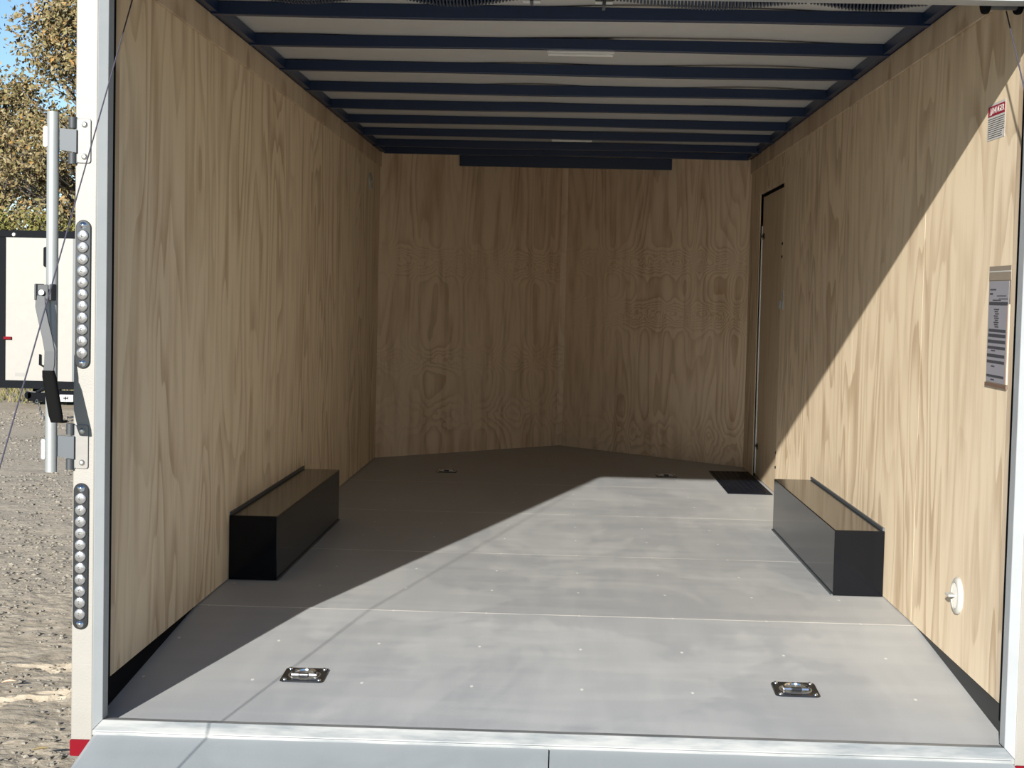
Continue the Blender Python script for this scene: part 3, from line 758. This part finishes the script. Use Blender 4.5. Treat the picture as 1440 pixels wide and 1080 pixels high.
o = obj('gravel', bm, M['stone'], origin=(-2, 2, GZ)); o['kind'] = 'stuff'; tag(o, 'loose grey and tan gravel scattered over the dirt lot', 'gravel')
# fallen leaves, near the ramp
def leaf(bm, c, sz, rnd, flat=False):
    a = rnd.random() * 6.28; n = Vector((rnd.gauss(0, 1), rnd.gauss(0, 1), rnd.gauss(0, 1))).normalized() if not flat else Vector((rnd.gauss(0, .25), rnd.gauss(0, .25), 1)).normalized()
    t = n.orthogonal().normalized(); t = (Matrix.Rotation(a, 3, n) @ t); b = n.cross(t)
    V = [bm.verts.new(c + p) for p in (-t * sz, b * sz * .55 + n * sz * .18, t * sz, -b * sz * .55 + n * sz * .18)]
    bm.faces.new((V[0], V[1], V[2])); bm.faces.new((V[0], V[2], V[3]))
for k, (x, y) in enumerate(((-1.62, -.22), (-2.02, .62))):
    bm = NB(); rr = random.Random(k + 2); c = Vector((x, y, GZ + .035))
    prof = [(-1, 0), (-.55, .42), (0, .5), (.6, .3), (1, 0), (.6, -.3), (0, -.45), (-.55, -.4)]
    V = [bm.verts.new(c + Vector((px * .028, py * .02, .006 * abs(py) * 2 + .004 * px))) for px, py in prof]; cc = bm.verts.new(c)
    for i in range(8): bm.faces.new((V[i], V[(i + 1) % 8], cc))
    o = obj('fallen_leaf', bm, M['peach'] if k else M['leaf_autumn'])
    s_ = o.modifiers.new('thickness', 'SOLIDIFY'); s_.thickness = .001
    tag(o, ['curled brown leaf on the dirt at the bottom left, beside the ramp', 'small tan leaf on the dirt left of the tyre tracks'][k], 'leaf', 'fallen leaves')
# dry grass strip behind the other trailer
bm = NB(); rnd = random.Random(9)
for k in range(7000):
    x = rnd.uniform(-11, -3.5); y = rnd.uniform(15.2, 24); h = rnd.uniform(.04, .16); a = rnd.random() * 6.28; w = .012
    z = GZ + .6 * ground_h(x, y) - .01; d = Vector((math.cos(a), math.sin(a), 0)) * w; l = Vector((rnd.gauss(0, .04), rnd.gauss(0, .04), h))
    c = Vector((x, y, z)); bm.faces.new([bm.verts.new(p) for p in (c - d, c + d, c + l)])
o = obj('grass', bm, M['grass'], origin=(-7, 19, GZ)); o['kind'] = 'stuff'; tag(o, 'low dry grass strip beyond the other white trailer', 'grass')

# ------------------------------------------------------------------ the other trailer
t = thing('cargo_trailer', (-5.6, 15.4, GZ), 'white cargo trailer with black trim parked across the gravel lot', 'trailer')
X0, X1, Y0, Y1 = -7.00, -3.3, 14.5, 16.4
bm = NB(); box(bm, (X0, Y0, -.13), (X1, Y1, 1.70)); obj('body', bm, M['trailer_white'], t)
bm = NB(); box(bm, (X0 - .07, Y0 - .012, 1.665), (X1 + .05, Y1 + .01, 1.755)); obj('roof_trim', bm, M['black'], t, bevel=.01)
bm = NB(); box(bm, (X0 - .08, Y0 - .012, -.225), (X1 + .05, Y1 + .01, -.125)); obj('bottom_rail', bm, M['black'], t)
bm = NB(); box(bm, (X0 - .08, Y0 - .012, -.124), (X0 + .015, Y0 + .10, 1.664)); obj('corner_post', bm, M['black'], t)
bm = NB(); box(bm, (-6.135, Y0 - .010, -.124), (-6.105, Y0 + .02, 1.664)); obj('door_edge', bm, M['galv_dull'], t)
bm = NB(); prism(bm, rrect(.065, .25, .025), frame((-6.470, Y0 - .001, 1.43), (1, 0, 0), (0, 0, 1), (0, -1, 0)), .03); obj('door_latch', bm, M['black'], t, bevel=.006)
bm = NB(); box(bm, (-7.0, Y0 - .03, .388), (-6.905, Y0 - .001, .422)); obj('marker_light', bm, M['red'], t)
bm = NB(); lathe(bm, [(0, .02), (.02, .015), (.025, 0)], frame((-6.88, Y0 - .013, 1.70), (1, 0, 0), (0, 0, 1), (0, -1, 0)), 12); obj('roof_marker', bm, M['white_plastic'], t)
bm = NB(); tube(bm, [(-6.538, Y0 - .02, .21), (-6.538, Y0 - .03, .085), (-6.47, Y0 - .03, .05)], .013, 8); obj('door_holder', bm, M['black'], t)
bm = NB(); prism(bm, [(-6.86, .0), (-6.74, .0), (-6.74, .045), (-6.86, .045)], frame((0, Y0, -.075), (1, 0, 0), (0, 0, 1), (0, -1, 0)), .002); obj('data_plate', bm, M['plate_white'], t)
for wx in (-4.6, -3.75):
    bm = NB(); lathe(bm, [(0, -.1), (.2, -.1), (.3, -.09), (.325, -.05), (.325, .05), (.3, .09), (.2, .1), (0, .1)], frame((wx, Y0 + .25, GZ + .325), (1, 0, 0), (0, 0, 1), (0, -1, 0)), 28); obj('wheel', bm, M['rubber'], t, smooth=True)
for wx in (-6.9, -3.4):
    bm = NB(); box(bm, (wx - .04, Y0 + .9, GZ), (wx + .04, Y0 + .98, -.226)); obj('support_leg', bm, M['black'], t)
# tongue of a further trailer that ends in front of it
t = thing('trailer_tongue', (-5.3, 12.5, GZ), 'black coupler of another trailer with hanging chain, seen under the white one', 'trailer tongue')
bm = NB()
tube(bm, [(-5.80, 12.5, -.16), (-2.6, 12.1, -.17)], .05, 6); tube(bm, [(-5.80, 12.5, -.16), (-2.6, 13.1, -.17)], .05, 6)
obj('drawbar', bm, M['black'], t)
bm = NB(); box(bm, (-6.0, 12.44, -.235), (-5.76, 12.56, -.135)); tube(bm, [(-5.99, 12.44, -.17), (-5.99, 12.56, -.17)], .045, 14); tube(bm, [(-5.92, 12.5, -.14), (-5.80, 12.5, -.09)], .018, 8)
obj('coupler', bm, M['black_gloss'], t, bevel=.01)
bm = NB(); tube(bm, [(-5.66, 12.5, -.23), (-5.66, 12.5, -.09)], .032, 12); box(bm, (-5.74, 12.42, -.468), (-5.58, 12.58, -.45)); tube(bm, [(-5.66, 12.5, -.46), (-5.66, 12.5, -.20)], .02, 10); obj('jack', bm, M['black'], t, smooth=True)
bm = NB(); box(bm, (-5.610, 12.36, -.225), (-5.455, 12.44, -.150)); pl = obj('plate', bm, M['label_white'], t)
ORG[pl.name] = ORG[t.name]
bm = NB(); box(bm, (-5.565, 12.355, -.195), (-5.515, 12.3595, -.18)); box(bm, (-5.545, 12.355, -.21), (-5.532, 12.3595, -.165)); box(bm, (-5.52, 12.355, -.20), (-5.508, 12.3595, -.165)); obj('printed_mark', bm, M['ink'], pl)
bm = NB()
for k in range(9):
    c = Vector((-5.885 + .011 * k + .006 * math.sin(k), 12.43, -.235 - .026 * k)); ang = PI / 2 * (k % 2)
    pts = [c + Vector((.012 * math.cos(a) * math.cos(ang), .012 * math.cos(a) * math.sin(ang), .020 * math.sin(a))) for a in [2 * PI * i / 10 for i in range(11)]]
    tube(bm, pts, .0045, 5, cap=False)
obj('chain', bm, M['galv_dull'], t)

# ------------------------------------------------------------------ trees beyond the lot
def tree(name, base, H, crown, ncl, nleaf, lsz, m, seed, label, bare=0):
    rnd = random.Random(seed); bx, by = base
    t = thing(name, (bx, by, GZ), label, 'tree', 'trees beyond the lot')
    trunk = NB(); n = 9
    tp = [Vector((bx + .15 * math.sin(i * .9 + seed), by + .12 * math.cos(i * 1.1), GZ - .05 + H * .93 * i / n)) for i in range(n + 1)]
    tube(trunk, tp, [.17 * (1 - i / (n + .6)) + .012 for i in range(n + 1)], 8)
    lv = NB()
    for k in range(ncl):
        for _ in range(60):
            f = rnd.random() ** .8; z = crown[0][0] + (crown[-1][0] - crown[0][0]) * f
            for (z0, r0), (z1, r1) in zip(crown, crown[1:]):
                if z0 <= z <= z1: R = r0 + (r1 - r0) * (z - z0) / max(1e-6, z1 - z0)
            rr = R * math.sqrt(rnd.uniform(.08, 1)); a = rnd.random() * 6.28
            c = Vector((bx + rr * math.cos(a), by + rr * math.sin(a), GZ + z))
            break
        j = max(1, min(n - 1, int((z - R * .35) / H * n)))
        s = tp[j]; mid = s.lerp(c, .55) + Vector((rnd.gauss(0, .12), rnd.gauss(0, .12), .18 + rnd.gauss(0, .08)))
        tube(trunk, [s, s.lerp(mid, .5) + Vector((0, 0, .05)), mid, c], [.045, .035, .022, .006], 5)
        if k < bare:
            tube(trunk, [c, c + Vector((rnd.gauss(0, .2), rnd.gauss(0, .2), .9))], [.012, .004], 4); 
        cr = .30 + .25 * rnd.random()
        for q in range(nleaf):
            d = Vector((rnd.gauss(0, 1), rnd.gauss(0, 1), rnd.gauss(0, .8))) * cr * .62
            leaf(lv, c + d, lsz * rnd.uniform(.6, 1.25), rnd)
    obj('trunk', trunk, M['bark'], t, smooth=True); obj('foliage', lv, m, t, recalc=False)
tree('autumn_tree', (-11.9, 35.0), 8.7, [(1.6, 2.6), (3.6, 3.3), (6.0, 3.0), (7.4, 2.35), (8.3, 1.7), (9.0, .7)], 270, 95, .072, M['leaf_autumn'], 3, 'tall autumn tree with thinning tan leaves behind the white trailer', 14)
tree('autumn_tree', (-15.9, 39.0), 7.2, [(1.2, 2.2), (3.5, 2.6), (5.5, 2.1), (7.2, .6)], 150, 85, .072, M['leaf_autumn'], 8, 'lower autumn tree at the left picture edge behind the white trailer', 6)
for k, (x, y, h, lb) in enumerate(((-13.6, 31.5, 3.1, 'yellow green leafy shrub above the left end of the white trailer'), (-11.6, 30.5, 2.9, 'yellow green leafy shrub between the lock rod and the white post'))):
    tree('leafy_shrub', (x, y), h, [(.4, 1.2), (1.4, 1.6), (2.4, 1.35), (h + .1, .5)], 80, 90, .06, M['leaf_yellow'], 20 + k, lb)
